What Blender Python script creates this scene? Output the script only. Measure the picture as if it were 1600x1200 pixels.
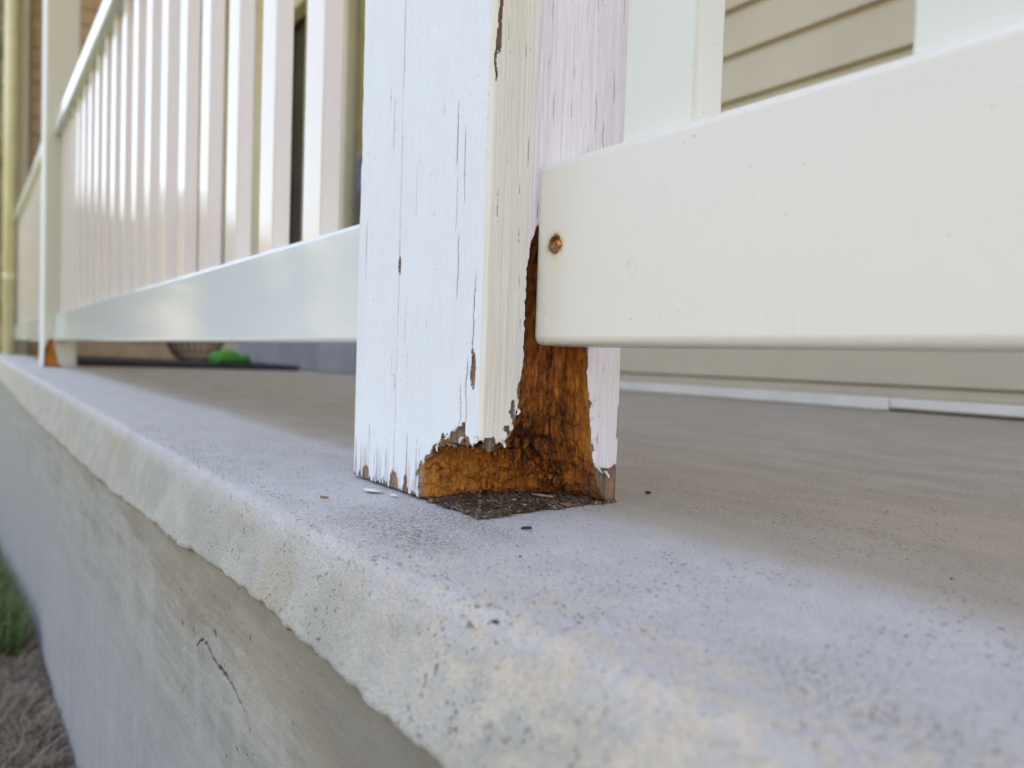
import bpy, bmesh, math, random
import numpy as np
from mathutils import Vector, Matrix

random.seed(7)
scene = bpy.context.scene
for o in list(bpy.data.objects):
    bpy.data.objects.remove(o)
COL = scene.collection

# ------------------------------------------------------------------ camera
F_PX, YAW, PITCH, ROLL = 1164.1, 0.63279, -0.03519, 0.0324
CAM = Vector((0.28855, -0.19415, 0.07643))
fw = Vector((-math.cos(YAW) * math.cos(PITCH), math.sin(YAW) * math.cos(PITCH), math.sin(PITCH)))
rt = Vector((math.sin(YAW), math.cos(YAW), 0))
up = rt.cross(fw)
rt2 = rt * math.cos(ROLL) + up * math.sin(ROLL)
up2 = up * math.cos(ROLL) - rt * math.sin(ROLL)
cd = bpy.data.cameras.new('camera')
cam = bpy.data.objects.new('camera', cd)
COL.objects.link(cam)
cam.matrix_world = Matrix(((rt2.x, up2.x, -fw.x, CAM.x), (rt2.y, up2.y, -fw.y, CAM.y),
                           (rt2.z, up2.z, -fw.z, CAM.z), (0, 0, 0, 1)))
cd.sensor_width = 36
cd.lens = F_PX / 1600 * 36
cd.clip_start = 0.01
cd.clip_end = 2000
cd.dof.use_dof = True
cd.dof.focus_distance = 0.365
cd.dof.aperture_fstop = 8.0
scene.camera = cam

# ------------------------------------------------------------------ sky and sun
SUN_EL, SUN_AZ = math.radians(54), math.radians(-8)      # sun stands behind the house
w = bpy.data.worlds.new('World')
scene.world = w
w.use_nodes = True
wn = w.node_tree
wn.nodes.clear()
sky = wn.nodes.new('ShaderNodeTexSky')
sky.sky_type = 'NISHITA'
sky.sun_disc = False
sky.sun_elevation = SUN_EL
sky.sun_rotation = SUN_AZ
sky.air_density = 1.0
sky.dust_density = 4.0
sky.ozone_density = 0.6
bg = wn.nodes.new('ShaderNodeBackground')
bg.inputs[1].default_value = 0.15
wo = wn.nodes.new('ShaderNodeOutputWorld')
wn.links.new(sky.outputs[0], bg.inputs[0])
wn.links.new(bg.outputs[0], wo.inputs[0])
sl = bpy.data.lights.new('sun', 'SUN')
sl.energy = 4.0
sl.angle = math.radians(0.53)
sl.color = (1.0, 0.94, 0.85)
sun = bpy.data.objects.new('sun', sl)
COL.objects.link(sun)
sd = Vector((math.sin(SUN_AZ) * math.cos(SUN_EL), math.cos(SUN_AZ) * math.cos(SUN_EL), math.sin(SUN_EL)))
sun.rotation_euler = (-sd).to_track_quat('-Z', 'Y').to_euler()
sun.location = (0, 0, 10)

vs = scene.view_settings
vs.view_transform = 'Standard'
vs.look = 'None'
vs.exposure = 2.4
vs.use_white_balance = True          # shade setting of the camera
vs.white_balance_temperature = 7900
vs.white_balance_tint = 15
vs.gamma = 1.0
vs.use_curve_mapping = False
scene.render.engine = 'CYCLES'
scene.cycles.use_denoising = True
scene.cycles.max_bounces = 8

# ------------------------------------------------------------------ numpy noise
def _hash(ix, iy, iz, seed):
    h = (ix * 374761393 + iy * 668265263 + iz * 2147483647 + seed * 974711) & 0xffffffff
    h = ((h ^ (h >> 13)) * 1274126177) & 0xffffffff
    h = ((h ^ (h >> 16)) * 2246822519) & 0xffffffff
    return ((h ^ (h >> 15)) & 0xffffff) / float(0xffffff)

def vn(x, y, z=None, seed=0):
    """value noise in -1..1"""
    x = np.asarray(x, float); y = np.asarray(y, float)
    x, y = np.broadcast_arrays(x, y)
    ix, iy = np.floor(x).astype(np.int64), np.floor(y).astype(np.int64)
    fx, fy = x - ix, y - iy
    fx = fx * fx * (3 - 2 * fx); fy = fy * fy * (3 - 2 * fy)
    def layer(kz):
        h = lambda a, b: _hash(ix + a, iy + b, kz, seed)
        p = h(0, 0); p = p + (h(1, 0) - p) * fx
        q = h(0, 1); q = q + (h(1, 1) - q) * fx
        return p + (q - p) * fy
    if z is None:
        return layer(np.int64(0)) * 2 - 1
    z = np.broadcast_to(np.asarray(z, float), x.shape)
    iz = np.floor(z).astype(np.int64); fz = z - iz; fz = fz * fz * (3 - 2 * fz)
    a = layer(iz); b = layer(iz + 1)
    return (a + (b - a) * fz) * 2 - 1

def fbm(x, y, z=None, seed=0, oct=4):
    r, a, t = 0, 1.0, 0
    for i in range(oct):
        k = 2.0 ** i
        r = r + a * vn(x * k, y * k, None if z is None else z * k, seed + i * 17)
        t += a
        a *= .55
    return r / t

def sstep(a, b, x):
    t = np.clip((x - a) / (b - a), 0, 1)
    return t * t * (3 - 2 * t)

# ------------------------------------------------------------------ object helpers
def tag(o, label=None, cat=None, group=None, kind=None):
    if label: o['label'] = label
    if cat: o['category'] = cat
    if group: o['group'] = group
    if kind: o['kind'] = kind
    return o

def empty(name, loc=(0, 0, 0), rz=0):
    o = bpy.data.objects.new(name, None)
    COL.objects.link(o)
    o.location = loc
    o.rotation_euler = (0, 0, rz)
    o.empty_display_size = .05
    return o

def link(name, me, mat=None, parent=None, loc=(0, 0, 0), rot=(0, 0, 0)):
    o = bpy.data.objects.new(name, me)
    COL.objects.link(o)
    if mat and not me.materials:
        me.materials.append(mat)
    o.location = loc
    o.rotation_euler = rot
    if parent: o.parent = parent
    return o

def mesh_np(name, V, Fq, smooth=True, attrs=None):
    me = bpy.data.meshes.new(name)
    V = np.asarray(V, np.float32); Fq = np.asarray(Fq, np.int32)
    k = Fq.shape[1]
    me.vertices.add(len(V)); me.vertices.foreach_set('co', V.ravel())
    me.loops.add(Fq.size); me.loops.foreach_set('vertex_index', Fq.ravel())
    me.polygons.add(len(Fq))
    me.polygons.foreach_set('loop_start', np.arange(0, Fq.size, k, dtype=np.int32))
    if smooth:
        me.polygons.foreach_set('use_smooth', np.ones(len(Fq), bool))
    for n, a in (attrs or {}).items():
        at = me.attributes.new(n, 'FLOAT', 'POINT')
        at.data.foreach_set('value', np.asarray(a, np.float32))
    me.update(calc_edges=True)
    return me

def grid_faces(nr, nc, wrap=False):
    i = np.arange(nr - 1)[:, None]
    j = np.arange(nc if wrap else nc - 1)[None, :]
    j2 = (j + 1) % nc
    a = i * nc + j; b = i * nc + j2; c = (i + 1) * nc + j2; d = (i + 1) * nc + j
    return np.stack([a, b, c, d], -1).reshape(-1, 4)

def box_me(name, size, centre=(0, 0, 0), bev=0.002, seg=2, taper=None):
    bm = bmesh.new()
    bmesh.ops.create_cube(bm, size=1)
    for v in bm.verts:
        v.co = Vector((v.co.x * size[0] + centre[0], v.co.y * size[1] + centre[1], v.co.z * size[2] + centre[2]))
    if bev:
        bmesh.ops.bevel(bm, geom=list(bm.edges), offset=bev, segments=seg, profile=.5, affect='EDGES')
    me = bpy.data.meshes.new(name)
    bm.to_mesh(me); bm.free()
    if bev:                                # rounded edges smooth, the broad faces flat
        for p in me.polygons: p.use_smooth = max(abs(c) for c in p.normal) < .9995
    return me

def bx(name, x0, x1, y0, y1, z0, z1, mat, parent=None, bev=.002, seg=2, base=(0, 0, 0)):
    me = box_me(name, (x1 - x0, y1 - y0, z1 - z0), ((x0 + x1) / 2 - base[0], (y0 + y1) / 2 - base[1], (z0 + z1) / 2 - base[2]), bev, seg)
    return link(name, me, mat, parent)

# ------------------------------------------------------------------ material helper
class M:
    def __init__(s, name, rough=.6, spec=.5):
        s.m = bpy.data.materials.new(name)
        s.m.use_nodes = True
        s.t = s.m.node_tree
        s.b = s.t.nodes['Principled BSDF']
        s.b.inputs['Roughness'].default_value = rough
        s.b.inputs['Specular IOR Level'].default_value = spec
        s.pos = s.t.nodes.new('ShaderNodeNewGeometry').outputs['Position']
    def n(s, kind, **kw):
        x = s.t.nodes.new(kind)
        for k, v in kw.items(): setattr(x, k, v)
        return x
    def put(s, v, sock):
        if isinstance(v, bpy.types.NodeSocket): s.t.links.new(v, sock)
        elif isinstance(v, (tuple, list)) and len(v) == 3 and sock.type == 'RGBA': sock.default_value = (*v, 1)
        else: sock.default_value = v
    def scale(s, sc, src=None, rot=(0, 0, 0)):
        x = s.n('ShaderNodeMapping')
        s.put(src or s.pos, x.inputs['Vector'])
        x.inputs['Scale'].default_value = sc if isinstance(sc, (tuple, list)) else (sc, sc, sc)
        x.inputs['Rotation'].default_value = rot
        return x.outputs[0]
    def noise(s, sc, detail=4, rough=.55, rot=(0, 0, 0), dist=0, off=0):
        x = s.n('ShaderNodeTexNoise')
        v = s.scale(sc, rot=rot)
        if off:
            v.node.inputs['Location'].default_value = (off, off * 1.7, off * .6)
        s.put(v, x.inputs['Vector'])
        x.inputs['Scale'].default_value = 1
        x.inputs['Detail'].default_value = detail
        x.inputs['Roughness'].default_value = rough
        x.inputs['Distortion'].default_value = dist
        return x.outputs[0]
    def voro(s, sc, feature='F1', out=0):
        x = s.n('ShaderNodeTexVoronoi', feature=feature)
        s.put(s.scale(sc), x.inputs['Vector'])
        x.inputs['Scale'].default_value = 1
        return x.outputs[out]
    def rng(s, v, a, b, c=0., d=1., smooth=True):
        x = s.n('ShaderNodeMapRange')
        if smooth: x.interpolation_type = 'SMOOTHSTEP'
        for i, q in enumerate((v, a, b, c, d)): s.put(q, x.inputs[i])
        return x.outputs[0]
    def math(s, op, a, b=0., c=0.):
        x = s.n('ShaderNodeMath', operation=op)
        for i, q in enumerate((a, b, c)): s.put(q, x.inputs[i])
        return x.outputs[0]
    def mul(s, a, b): return s.math('MULTIPLY', a, b)
    def mix(s, f, a, b, blend='MIX'):
        x = s.n('ShaderNodeMix', data_type='RGBA', blend_type=blend)
        s.put(f, x.inputs[0]); s.put(a, x.inputs[6]); s.put(b, x.inputs[7])
        return x.outputs[2]
    def attr(s, name):
        return s.n('ShaderNodeAttribute', attribute_name=name).outputs['Fac']
    def xyz(s):
        x = s.n('ShaderNodeSeparateXYZ'); s.put(s.pos, x.inputs[0])
        return x.outputs
    def dist(s, p, sc=(1, 1, 1)):
        v = s.n('ShaderNodeVectorMath', operation='SUBTRACT'); s.put(s.pos, v.inputs[0]); v.inputs[1].default_value = p
        u = s.n('ShaderNodeVectorMath', operation='MULTIPLY'); s.put(v.outputs[0], u.inputs[0]); u.inputs[1].default_value = sc
        l = s.n('ShaderNodeVectorMath', operation='LENGTH'); s.put(u.outputs[0], l.inputs[0])
        return l.outputs['Value']
    def bump(s, h, strength=.5, d=.001, prev=None):
        x = s.n('ShaderNodeBump')
        x.inputs['Strength'].default_value = strength
        x.inputs['Distance'].default_value = d
        s.put(h, x.inputs['Height'])
        if prev is not None: s.put(prev, x.inputs['Normal'])
        return x.outputs[0]
    def out(s, col=None, rough=None, normal=None):
        if col is not None: s.put(col, s.b.inputs['Base Color'])
        if rough is not None: s.put(rough, s.b.inputs['Roughness'])
        if normal is not None: s.put(normal, s.b.inputs['Normal'])
        return s.m

# ---- concrete of the porch floor
def mat_slab():
    m = M('porch_concrete', .85, .3)
    x, y, z = m.xyz()
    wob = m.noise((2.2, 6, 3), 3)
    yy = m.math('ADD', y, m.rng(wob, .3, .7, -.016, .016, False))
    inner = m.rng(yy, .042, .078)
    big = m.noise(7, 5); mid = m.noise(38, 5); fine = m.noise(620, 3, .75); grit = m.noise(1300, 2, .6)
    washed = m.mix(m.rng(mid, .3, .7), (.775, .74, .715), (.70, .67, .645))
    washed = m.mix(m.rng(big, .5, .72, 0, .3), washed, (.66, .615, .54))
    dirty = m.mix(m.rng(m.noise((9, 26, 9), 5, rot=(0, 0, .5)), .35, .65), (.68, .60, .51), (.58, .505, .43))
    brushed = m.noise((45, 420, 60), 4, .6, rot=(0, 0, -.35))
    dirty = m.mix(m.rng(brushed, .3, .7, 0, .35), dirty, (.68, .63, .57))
    front = m.rng(z, -.004, -.016)                     # vertical nosing keeps more lime and algae
    face = m.mix(m.rng(m.noise(30, 5, off=3), .38, .62), (.66, .635, .56), (.56, .54, .47))
    face = m.mix(m.rng(m.noise((11, 11, 20), 4, off=8), .5, .66, 0, .7), face, (.62, .55, .41))
    rim = m.mul(m.rng(m.math('ABSOLUTE', m.math('ADD', y, .074)), .018, .004), m.rng(m.noise(45, 4, off=11), .36, .6))
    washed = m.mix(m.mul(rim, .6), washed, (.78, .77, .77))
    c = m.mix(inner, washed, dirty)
    c = m.mix(front, c, face)
    # yellow lime stain on near worn edge, brightened to paint in warm bounce light
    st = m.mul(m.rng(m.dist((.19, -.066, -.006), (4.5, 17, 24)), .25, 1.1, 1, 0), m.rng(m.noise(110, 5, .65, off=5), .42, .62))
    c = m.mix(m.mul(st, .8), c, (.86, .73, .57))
    # black mould patches
    def patch(p, sc, lo=.44, hi=.60):
        return m.mul(m.rng(m.dist(p, sc), .2, 1.0, 1, 0), m.rng(m.noise(750, 4, .75, off=2), lo, hi))
    for p, sc in (((-.020, -.038, 0), (15, 34, 20)), ((.02, -.04, 0), (26, 45, 20)), ((.185, -.022, 0), (26, 42, 20)), ((.215, -.03, 0), (34, 60, 20)), ((.0, -.008, 0), (14, 40, 20))):
        c = m.mix(m.mul(patch(p, sc, *((.46, .60) if p[0] < .1 else (.54, .62))), .72 if p[0] < .1 else .6), c, (.12, .12, .115))
    # pale smears of spilled paint
    for p, sc in (((.016, .088, 0), (70, 190, 60)), ((.03, .012, 0), (60, 210, 60))):
        c = m.mix(m.mul(patch(p, sc, .5, .56), .8), c, (.72, .71, .68))
    # dark sand grains and pits
    pits = m.rng(m.noise(480, 2, .5, off=9), .63, .69)
    pits = m.mul(pits, m.rng(m.noise(25, 3, off=4), .4, .62))
    c = m.mix(m.mul(pits, .75), c, (.16, .14, .12))
    wh = m.rng(m.noise(650, 2, .5, off=1), .66, .74)
    c = m.mix(m.mul(wh, .35), c, (.68, .66, .62))
    c = m.mix(m.rng(fine, .45, .68, 0, .42), c, (.44, .415, .38))
    h = m.math('ADD', m.mul(fine, 1.0), m.mul(grit, .9))
    h = m.math('SUBTRACT', h, m.mul(pits, .8))
    nb = m.bump(h, 1.0, .0022)
    nb = m.bump(m.mul(brushed, inner), .35, .0012, nb)
    nb = m.bump(mid, .25, .002, nb)
    return m.out(c, m.rng(big, .3, .7, .8, .95), nb)

def mat_foundation():
    m = M('rendered_foundation', .9, .25)
    x, y, z = m.xyz()
    trowel = m.noise((7, 7, 70), 6, .65, rot=(0, .9, 0)); streak = m.noise((55, 20, 3), 4)
    big = m.noise(4.5, 4, off=2); mid = m.noise(40, 5)
    c = m.mix(m.rng(trowel, .3, .7), (.39, .385, .345), (.29, .285, .26))
    c = m.mix(m.rng(streak, .42, .68, 0, .6), c, (.43, .43, .41))
    low = m.rng(z, -.11, -.24)
    c = m.mix(m.mul(low, .7), c, m.mix(m.rng(streak, .35, .65), (.39, .39, .40), (.32, .32, .33)))
    # brown seepage just under the nosing
    seep = m.mul(m.rng(z, -.125, -.06), m.rng(big, .36, .56))
    seep = m.mul(seep, m.rng(m.noise((26, 26, 9), 4, off=6), .34, .6))
    c = m.mix(m.mul(seep, .6), c, (.41, .335, .235))
    # browner first coat shows in a ragged band under the nosing
    zr = m.math('ADD', z, m.rng(m.noise((9, 9, 30), 5, .65, off=7), .3, .7, -.03, .03, False))
    zr = m.math('ADD', zr, m.mul(x, .035))
    c = m.mix(m.rng(zr, -.100, -.085, 0, .7), c, m.mix(m.rng(trowel, .35, .65), (.34, .295, .23), (.26, .225, .18)))
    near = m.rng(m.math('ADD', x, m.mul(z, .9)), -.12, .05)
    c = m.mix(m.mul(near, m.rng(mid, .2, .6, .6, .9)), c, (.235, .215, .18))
    sp = m.rng(m.noise(210, 2, .5, off=3), .70, .75)
    c = m.mix(m.mul(sp, .8), c, (.07, .06, .05))
    c = m.mix(m.attr('crack'), c, (.016, .010, .006))
    fine = m.noise(500, 3, .7)
    c = m.mix(m.rng(fine, .3, .7, 0, .18), c, (.2, .2, .19))
    nb = m.bump(m.math('ADD', fine, m.mul(trowel, 2.0)), .45, .0012)
    nb = m.bump(mid, .5, .003, nb)
    return m.out(c, None, nb)

def mat_paint(name='weathered_white_paint', strip=((.84, .79, .69), (.79, .73, .62)), chalky=((.80, .755, .775), (.74, .695, .715))):
    m = M(name, .55, .4)
    x, y, z = m.xyz()
    grain = m.noise((700, 700, 16), 4, .6); fine = m.noise((260, 260, 60), 4)
    side = m.attr('side')                 # 1 on the face towards the rail
    mid = m.noise((40, 40, 14), 4)
    c = m.mix(m.rng(mid, .35, .7, 0, .5), (.76, .80, .85), (.72, .755, .79))
    yb = m.math('ADD', y, m.rng(m.noise((60, 60, 10), 3), .3, .7, -.004, .004, False))
    smooth_strip = m.mix(m.rng(grain, .35, .65), *strip)
    chalk = m.mix(m.rng(grain, .35, .65), *chalky)
    sc = m.mix(m.rng(yb, .018, .030), smooth_strip, chalk)
    c = m.mix(side, c, sc)
    # grime low on the post
    grime = m.mul(m.rng(z, .03, .0), m.rng(m.noise((220, 220, 40), 4), .45, .62))
    c = m.mix(m.mul(grime, .6), c, (.42, .35, .25))
    c = m.mix(m.rng(m.noise(500, 2, .5, off=4), .70, .76, 0, .6), c, (.38, .31, .22))
    c = m.mix(m.attr('crack'), c, m.mix(m.rng(mid, .4, .6), (.17, .125, .09), (.36, .30, .24)))
    h = m.math('ADD', grain, m.mul(fine, .8))
    nb = m.bump(h, .6, .0011)
    nb = m.bump(m.noise((1100, 1100, 40), 3), m.b.inputs['Metallic'].default_value + .25, .0006, nb)
    return m.out(c, m.rng(fine, .3, .7, .5, .7), nb)

def mat_wood():
    m = M('rotten_timber', .55, .4)
    t = m.attr('tone'); g = m.attr('grey')
    fib = m.noise((520, 520, 24), 5, .65, dist=.6); cr = m.noise(230, 5, .65); fine = m.noise(900, 3, .65)
    v = m.math('ADD', t, m.rng(fib, .3, .7, -.34, .34, False))
    v = m.math('ADD', v, m.rng(cr, .3, .7, -.2, .2, False))
    r = m.n('ShaderNodeValToRGB')
    m.put(v, r.inputs[0])
    e = r.color_ramp.elements
    e[0].position = .0; e[0].color = (.020, .010, .006, 1)
    e[1].position = 1.; e[1].color = (.88, .35, .07, 1)
    for p, cc in ((.25, (.10, .034, .011, 1)), (.5, (.38, .11, .020, 1)), (.75, (.72, .225, .030, 1))):
        k = e.new(p); k.color = cc
    c = m.mix(m.rng(fine, .62, .72, 0, .5), r.outputs[0], (.55, .34, .16))
    gw = m.mix(m.rng(fib, .35, .65), (.40, .335, .265), (.13, .10, .075))
    c = m.mix(g, c, gw)
    nb = m.bump(m.math('ADD', m.mul(fib, 1.4), cr), 1.0, .0030)
    nb = m.bump(fine, .5, .0008, nb)
    return m.out(c, m.rng(cr, .3, .7, .42, .75), nb)

def mat_vinyl(name, col, rough=.18, rust=False, yellow=(.78, .74, .62)):
    m = M(name, rough, .5)
    big = m.noise((3, 3, 9), 3)
    c = m.mix(m.rng(big, .35, .7, 0, .35), col, yellow)
    sp = m.rng(m.noise(420, 1, .5, off=2), .775, .80)
    c = m.mix(m.mul(sp, .6), c, (.32, .27, .21))
    if rust:
        # chalky water mark and a rust bleed round the screw hole
        d = m.dist((.0148, .029, .1300))
        d2 = m.math('ADD', d, m.rng(m.noise(260, 3), .3, .7, -.0013, .0013, False))
        x, y, z = m.xyz()
        c = m.mix(m.rng(d2, .0085, .0050, 0, .7), c, (.62, .40, .15))
        c = m.mix(m.rng(d2, .0054, .0046), c, (.20, .065, .018))
        run = m.mul(m.rng(m.math('ABSOLUTE', m.math('SUBTRACT', x, .0155)), .0075, .0), m.mul(m.rng(z, .05, .125), m.rng(z, .134, .128)))
        c = m.mix(m.mul(run, .28), c, (.66, .54, .32))
        c = m.mix(m.mul(m.rng(x, .03, .0), .25), c, (.74, .72, .58))
        end = m.mul(m.rng(x, .006, .0015), m.rng(m.noise(500, 3), .5, .62))
        c = m.mix(m.mul(end, .3), c, (.40, .33, .24))
    nb = m.bump(m.noise(14, 2), .06, .002)
    return m.out(c, m.rng(m.noise(20, 3), .3, .7, rough * .9, rough * 1.2), nb)

def mat_simple(name, c1, c2, sc=20, rough=.7, bump=.2, bsc=200, spec=.4, detail=4):
    m = M(name, rough, spec)
    c = m.mix(m.rng(m.noise(sc, detail), .32, .68), c1, c2)
    nb = m.bump(m.noise(bsc, 3), bump, .002) if bump else None
    return m.out(c, None, nb)

def mat_rust():
    m = M('rusty_screw_steel', .5, .5)
    n = m.noise(700, 4, .6)
    c = m.mix(m.rng(n, .4, .62), (.26, .07, .018), (.78, .30, .07))
    sh = m.rng(m.noise(330, 2, off=6), .64, .68)
    c = m.mix(sh, c, (.75, .70, .62))
    m.put(m.math('MAXIMUM', m.mul(sh, .9), .35), m.b.inputs['Metallic'])
    return m.out(c, m.rng(n, .3, .7, .25, .6), m.bump(n, .5, .0005))

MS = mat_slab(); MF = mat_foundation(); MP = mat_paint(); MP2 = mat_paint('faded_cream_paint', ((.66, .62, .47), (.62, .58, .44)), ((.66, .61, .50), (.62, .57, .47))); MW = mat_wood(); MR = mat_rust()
VIN_R = mat_vinyl('cream_rail_vinyl', (.72, .68, .625), .30, True)
VIN_L = mat_vinyl('sky_tinted_rail_vinyl', (.66, .715, .745), .09, yellow=(.64, .69, .72))  # bluish base colour stands in for sky mirrored at a grazing angle
VIN_C = mat_vinyl('cream_baluster_vinyl', (.68, .68, .615), .22, yellow=(.66, .66, .58))
VIN_B = mat_vinyl('baluster_vinyl', (.77, .69, .64), .10)
SID = mat_simple('tan_siding_paint', (.56, .485, .355), (.51, .44, .325), 5, .55, .15, 300)
TRIM = mat_simple('white_trim_paint', (.78, .745, .68), (.71, .675, .61), 12, .5, .1)
CREAM = mat_simple('cream_frame_paint', (.66, .62, .47), (.60, .56, .43), 9, .45, .1)
BROWN = mat_simple('brown_weatherboard', (.58, .41, .28), (.48, .33, .225), 9, .7, .3, 150)

# ------------------------------------------------------------------ porch floor (slab with worn nosing)
def axis(breaks):
    out = []
    for a, b, st in breaks:
        n = max(1, int(round((b - a) / st)))
        out += list(np.linspace(a, b, n, endpoint=False))
    out.append(breaks[-1][1])
    return np.array(out)

LIPX = [-6, -1.3, -.79, -.4765, -.1966, -.0558, .04, .12, 3]
LIPZ = [-.075, -.0685, -.0588, -.0535, -.0426, -.0356, -.0354, -.0346, -.034]
YF = -.088       # plane of the nosing face
def build_floor():
    X = axis([(-5.2, -1.5, .02), (-1.5, -.45, .006), (-.45, .3, .0022), (.3, .6, .008), (.6, 1.3, .05)])
    lip = np.interp(X, LIPX, LIPZ) + .0040 * fbm(X * 30, X * 0, seed=3) + .0026 * fbm(X * 130, X * 0, seed=9)
    r = .0075 + .0018 * vn(X * 9, X * 0 + 3, seed=21)
    E = np.interp(X, [-1.2, 0, .05, .13, .2, .4], [-.0735, -.0755, -.073, -.066, -.0615, -.060]) + .0012 * fbm(X * 16, X * 0, seed=27)
    # profile parameter: top from inside to the edge, rounded nose, face, lip underside
    top = np.array([1.45, 1.0, .6, .3, .18, .12] + list(np.linspace(.095, -.045, 44)))
    rows = []
    for yv in top:
        rows.append((np.full_like(X, yv), np.zeros_like(X)))
    for t in np.linspace(.15, 1, 8):
        rows.append((-.045 + (E + r + .045) * t, np.zeros_like(X)))
    for a in np.linspace(8, 78, 9):
        a = math.radians(a)
        rows.append((E + r - r * math.sin(a), -(r - r * math.cos(a))))
    for t in np.linspace(.06, 1, 16):
        ys, zs = E + r * .022, -r * .79
        rows.append((ys + (YF - ys) * t + .003 * t * vn(X * 14, X * 0, seed=5), zs + (lip - zs) * t))
    rows.append((np.full_like(X, YF + .0012), lip - .0016))
    rows.append((np.full_like(X, YF + .0045), lip - .0026))
    rows.append((np.full_like(X, YF + .03), lip + .001))
    P = np.zeros((len(rows), len(X), 3))
    for i, (yv, zv) in enumerate(rows):
        P[i, :, 0] = X; P[i, :, 1] = yv; P[i, :, 2] = zv
    # gentle wear: sag towards the edge, hollows and bumps
    e = sstep(.06, -.08, P[..., 1])
    n = fbm(P[..., 0] * 26, P[..., 1] * 26 + P[..., 2] * 30, seed=31)
    f = fbm(P[..., 0] * 190, P[..., 1] * 190 + P[..., 2] * 190, seed=77, oct=3)
    nose = e * sstep(.3, .0, 0 * n)
    P[..., 2] += -.0012 * e + np.where(P[..., 2] > -.02, .0006 * n * (.25 + e) + .00030 * f * e, 0)
    P[..., 1] += np.where(P[..., 2] < -.003, .0007 * n + .0004 * f, 0)
    me = mesh_np('porch_floor', P.reshape(-1, 3), grid_faces(len(rows), len(X))[:, ::-1])
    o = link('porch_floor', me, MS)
    tag(o, 'pale worn concrete porch floor with rounded front edge', 'porch floor', kind='structure')
build_floor()

# ------------------------------------------------------------------ foundation wall
def build_foundation():
    X = axis([(-5.2, -1.5, .03), (-1.5, -.35, .008), (-.35, -.18, .004), (-.18, -.06, .0006), (-.06, .35, .004), (.35, 1.28, .06)])
    Z = axis([(-1.15, -.5, .03), (-.5, -.2, .012), (-.2, -.125, .004), (-.125, -.07, .0006), (-.07, -.02, .002)])
    xx, zz = np.meshgrid(X, Z)
    yy = np.full_like(xx, -.0838) + .0025 * fbm(xx * 7, zz * 7, seed=41) + .0009 * fbm(xx * 60, zz * 60, seed=43)
    lipc = np.interp(xx, LIPX, LIPZ)
    yy += .035 * sstep(lipc - .001, lipc + .012, zz)      # tucks in behind the nosing
    crack = np.zeros_like(xx)
    pl = [(-.1715, -.1005), (-.158, -.0935), (-.1504, -.0926), (-.1368, -.0953), (-.1290, -.0951), (-.1214, -.0957), (-.1057, -.0972), (-.0942, -.0989), (-.086, -.1012), (-.0779, -.1023), (-.070, -.108)]
    wx = xx + .0016 * vn(xx * 260, zz * 260, seed=4)
    wz = zz + .0012 * vn(xx * 260, zz * 260, seed=5)
    for k, (a, b) in enumerate(zip(pl[:-1], pl[1:])):
        ax, az = a; bx_, bz = b
        L2 = (bx_ - ax) ** 2 + (bz - az) ** 2
        t = np.clip(((wx - ax) * (bx_ - ax) + (wz - az) * (bz - az)) / L2, 0, 1)
        d = np.hypot((wx - ax - t * (bx_ - ax)), (wz - az - t * (bz - az)))
        wd = .0009 if 1 < k < 8 else .0005
        crack = np.maximum(crack, sstep(wd * 1.9, wd * .7, d))
    # a small nail hole above the crack
    d = np.hypot((xx + .1313) * .8, zz + .0808)
    crack = np.maximum(crack, sstep(.0030, .0018, d))
    yy += .0016 * crack
    P = np.stack([xx, yy, zz], -1)
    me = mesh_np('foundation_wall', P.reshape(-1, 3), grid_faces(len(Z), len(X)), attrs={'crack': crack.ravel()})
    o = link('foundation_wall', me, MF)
    tag(o, 'grey cement rendered foundation wall with a thin crack, under the porch edge', 'wall')
build_foundation()

# ------------------------------------------------------------------ timber posts
WX, WY = .14, .09
def post_face(s, r=.0028):
    """perimeter position and outward normal for s (front face, right face, back, left)"""
    per = 2 * (WX + WY)
    s = np.mod(s, per)
    x = np.where(s < WX, -WX + s, np.where(s < WX + WY, 0, np.where(s < 2 * WX + WY, -(s - WX - WY), -WX)))
    y = np.where(s < WX, 0, np.where(s < WX + WY, s - WX, np.where(s < 2 * WX + WY, WY, WY - (s - 2 * WX - WY))))
    nx = np.where(s < WX, 0., np.where(s < WX + WY, 1., np.where(s < 2 * WX + WY, 0., -1.)))
    ny = np.where(s < WX, -1., np.where(s < WX + WY, 0., np.where(s < 2 * WX + WY, 1., 0.)))
    for sc, dx, dy in ((WX, -1, 1), (WX + WY, -1, -1), (2 * WX + WY, 1, -1), (0, 1, 1), (per, 1, 1)):
        q = np.clip(r - np.abs(s - sc), 0, r)
        x = x + dx * q * q / (4 * r) * 1.2; y = y + dy * q * q / (4 * r) * 1.2
    return x, y, nx, ny

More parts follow.
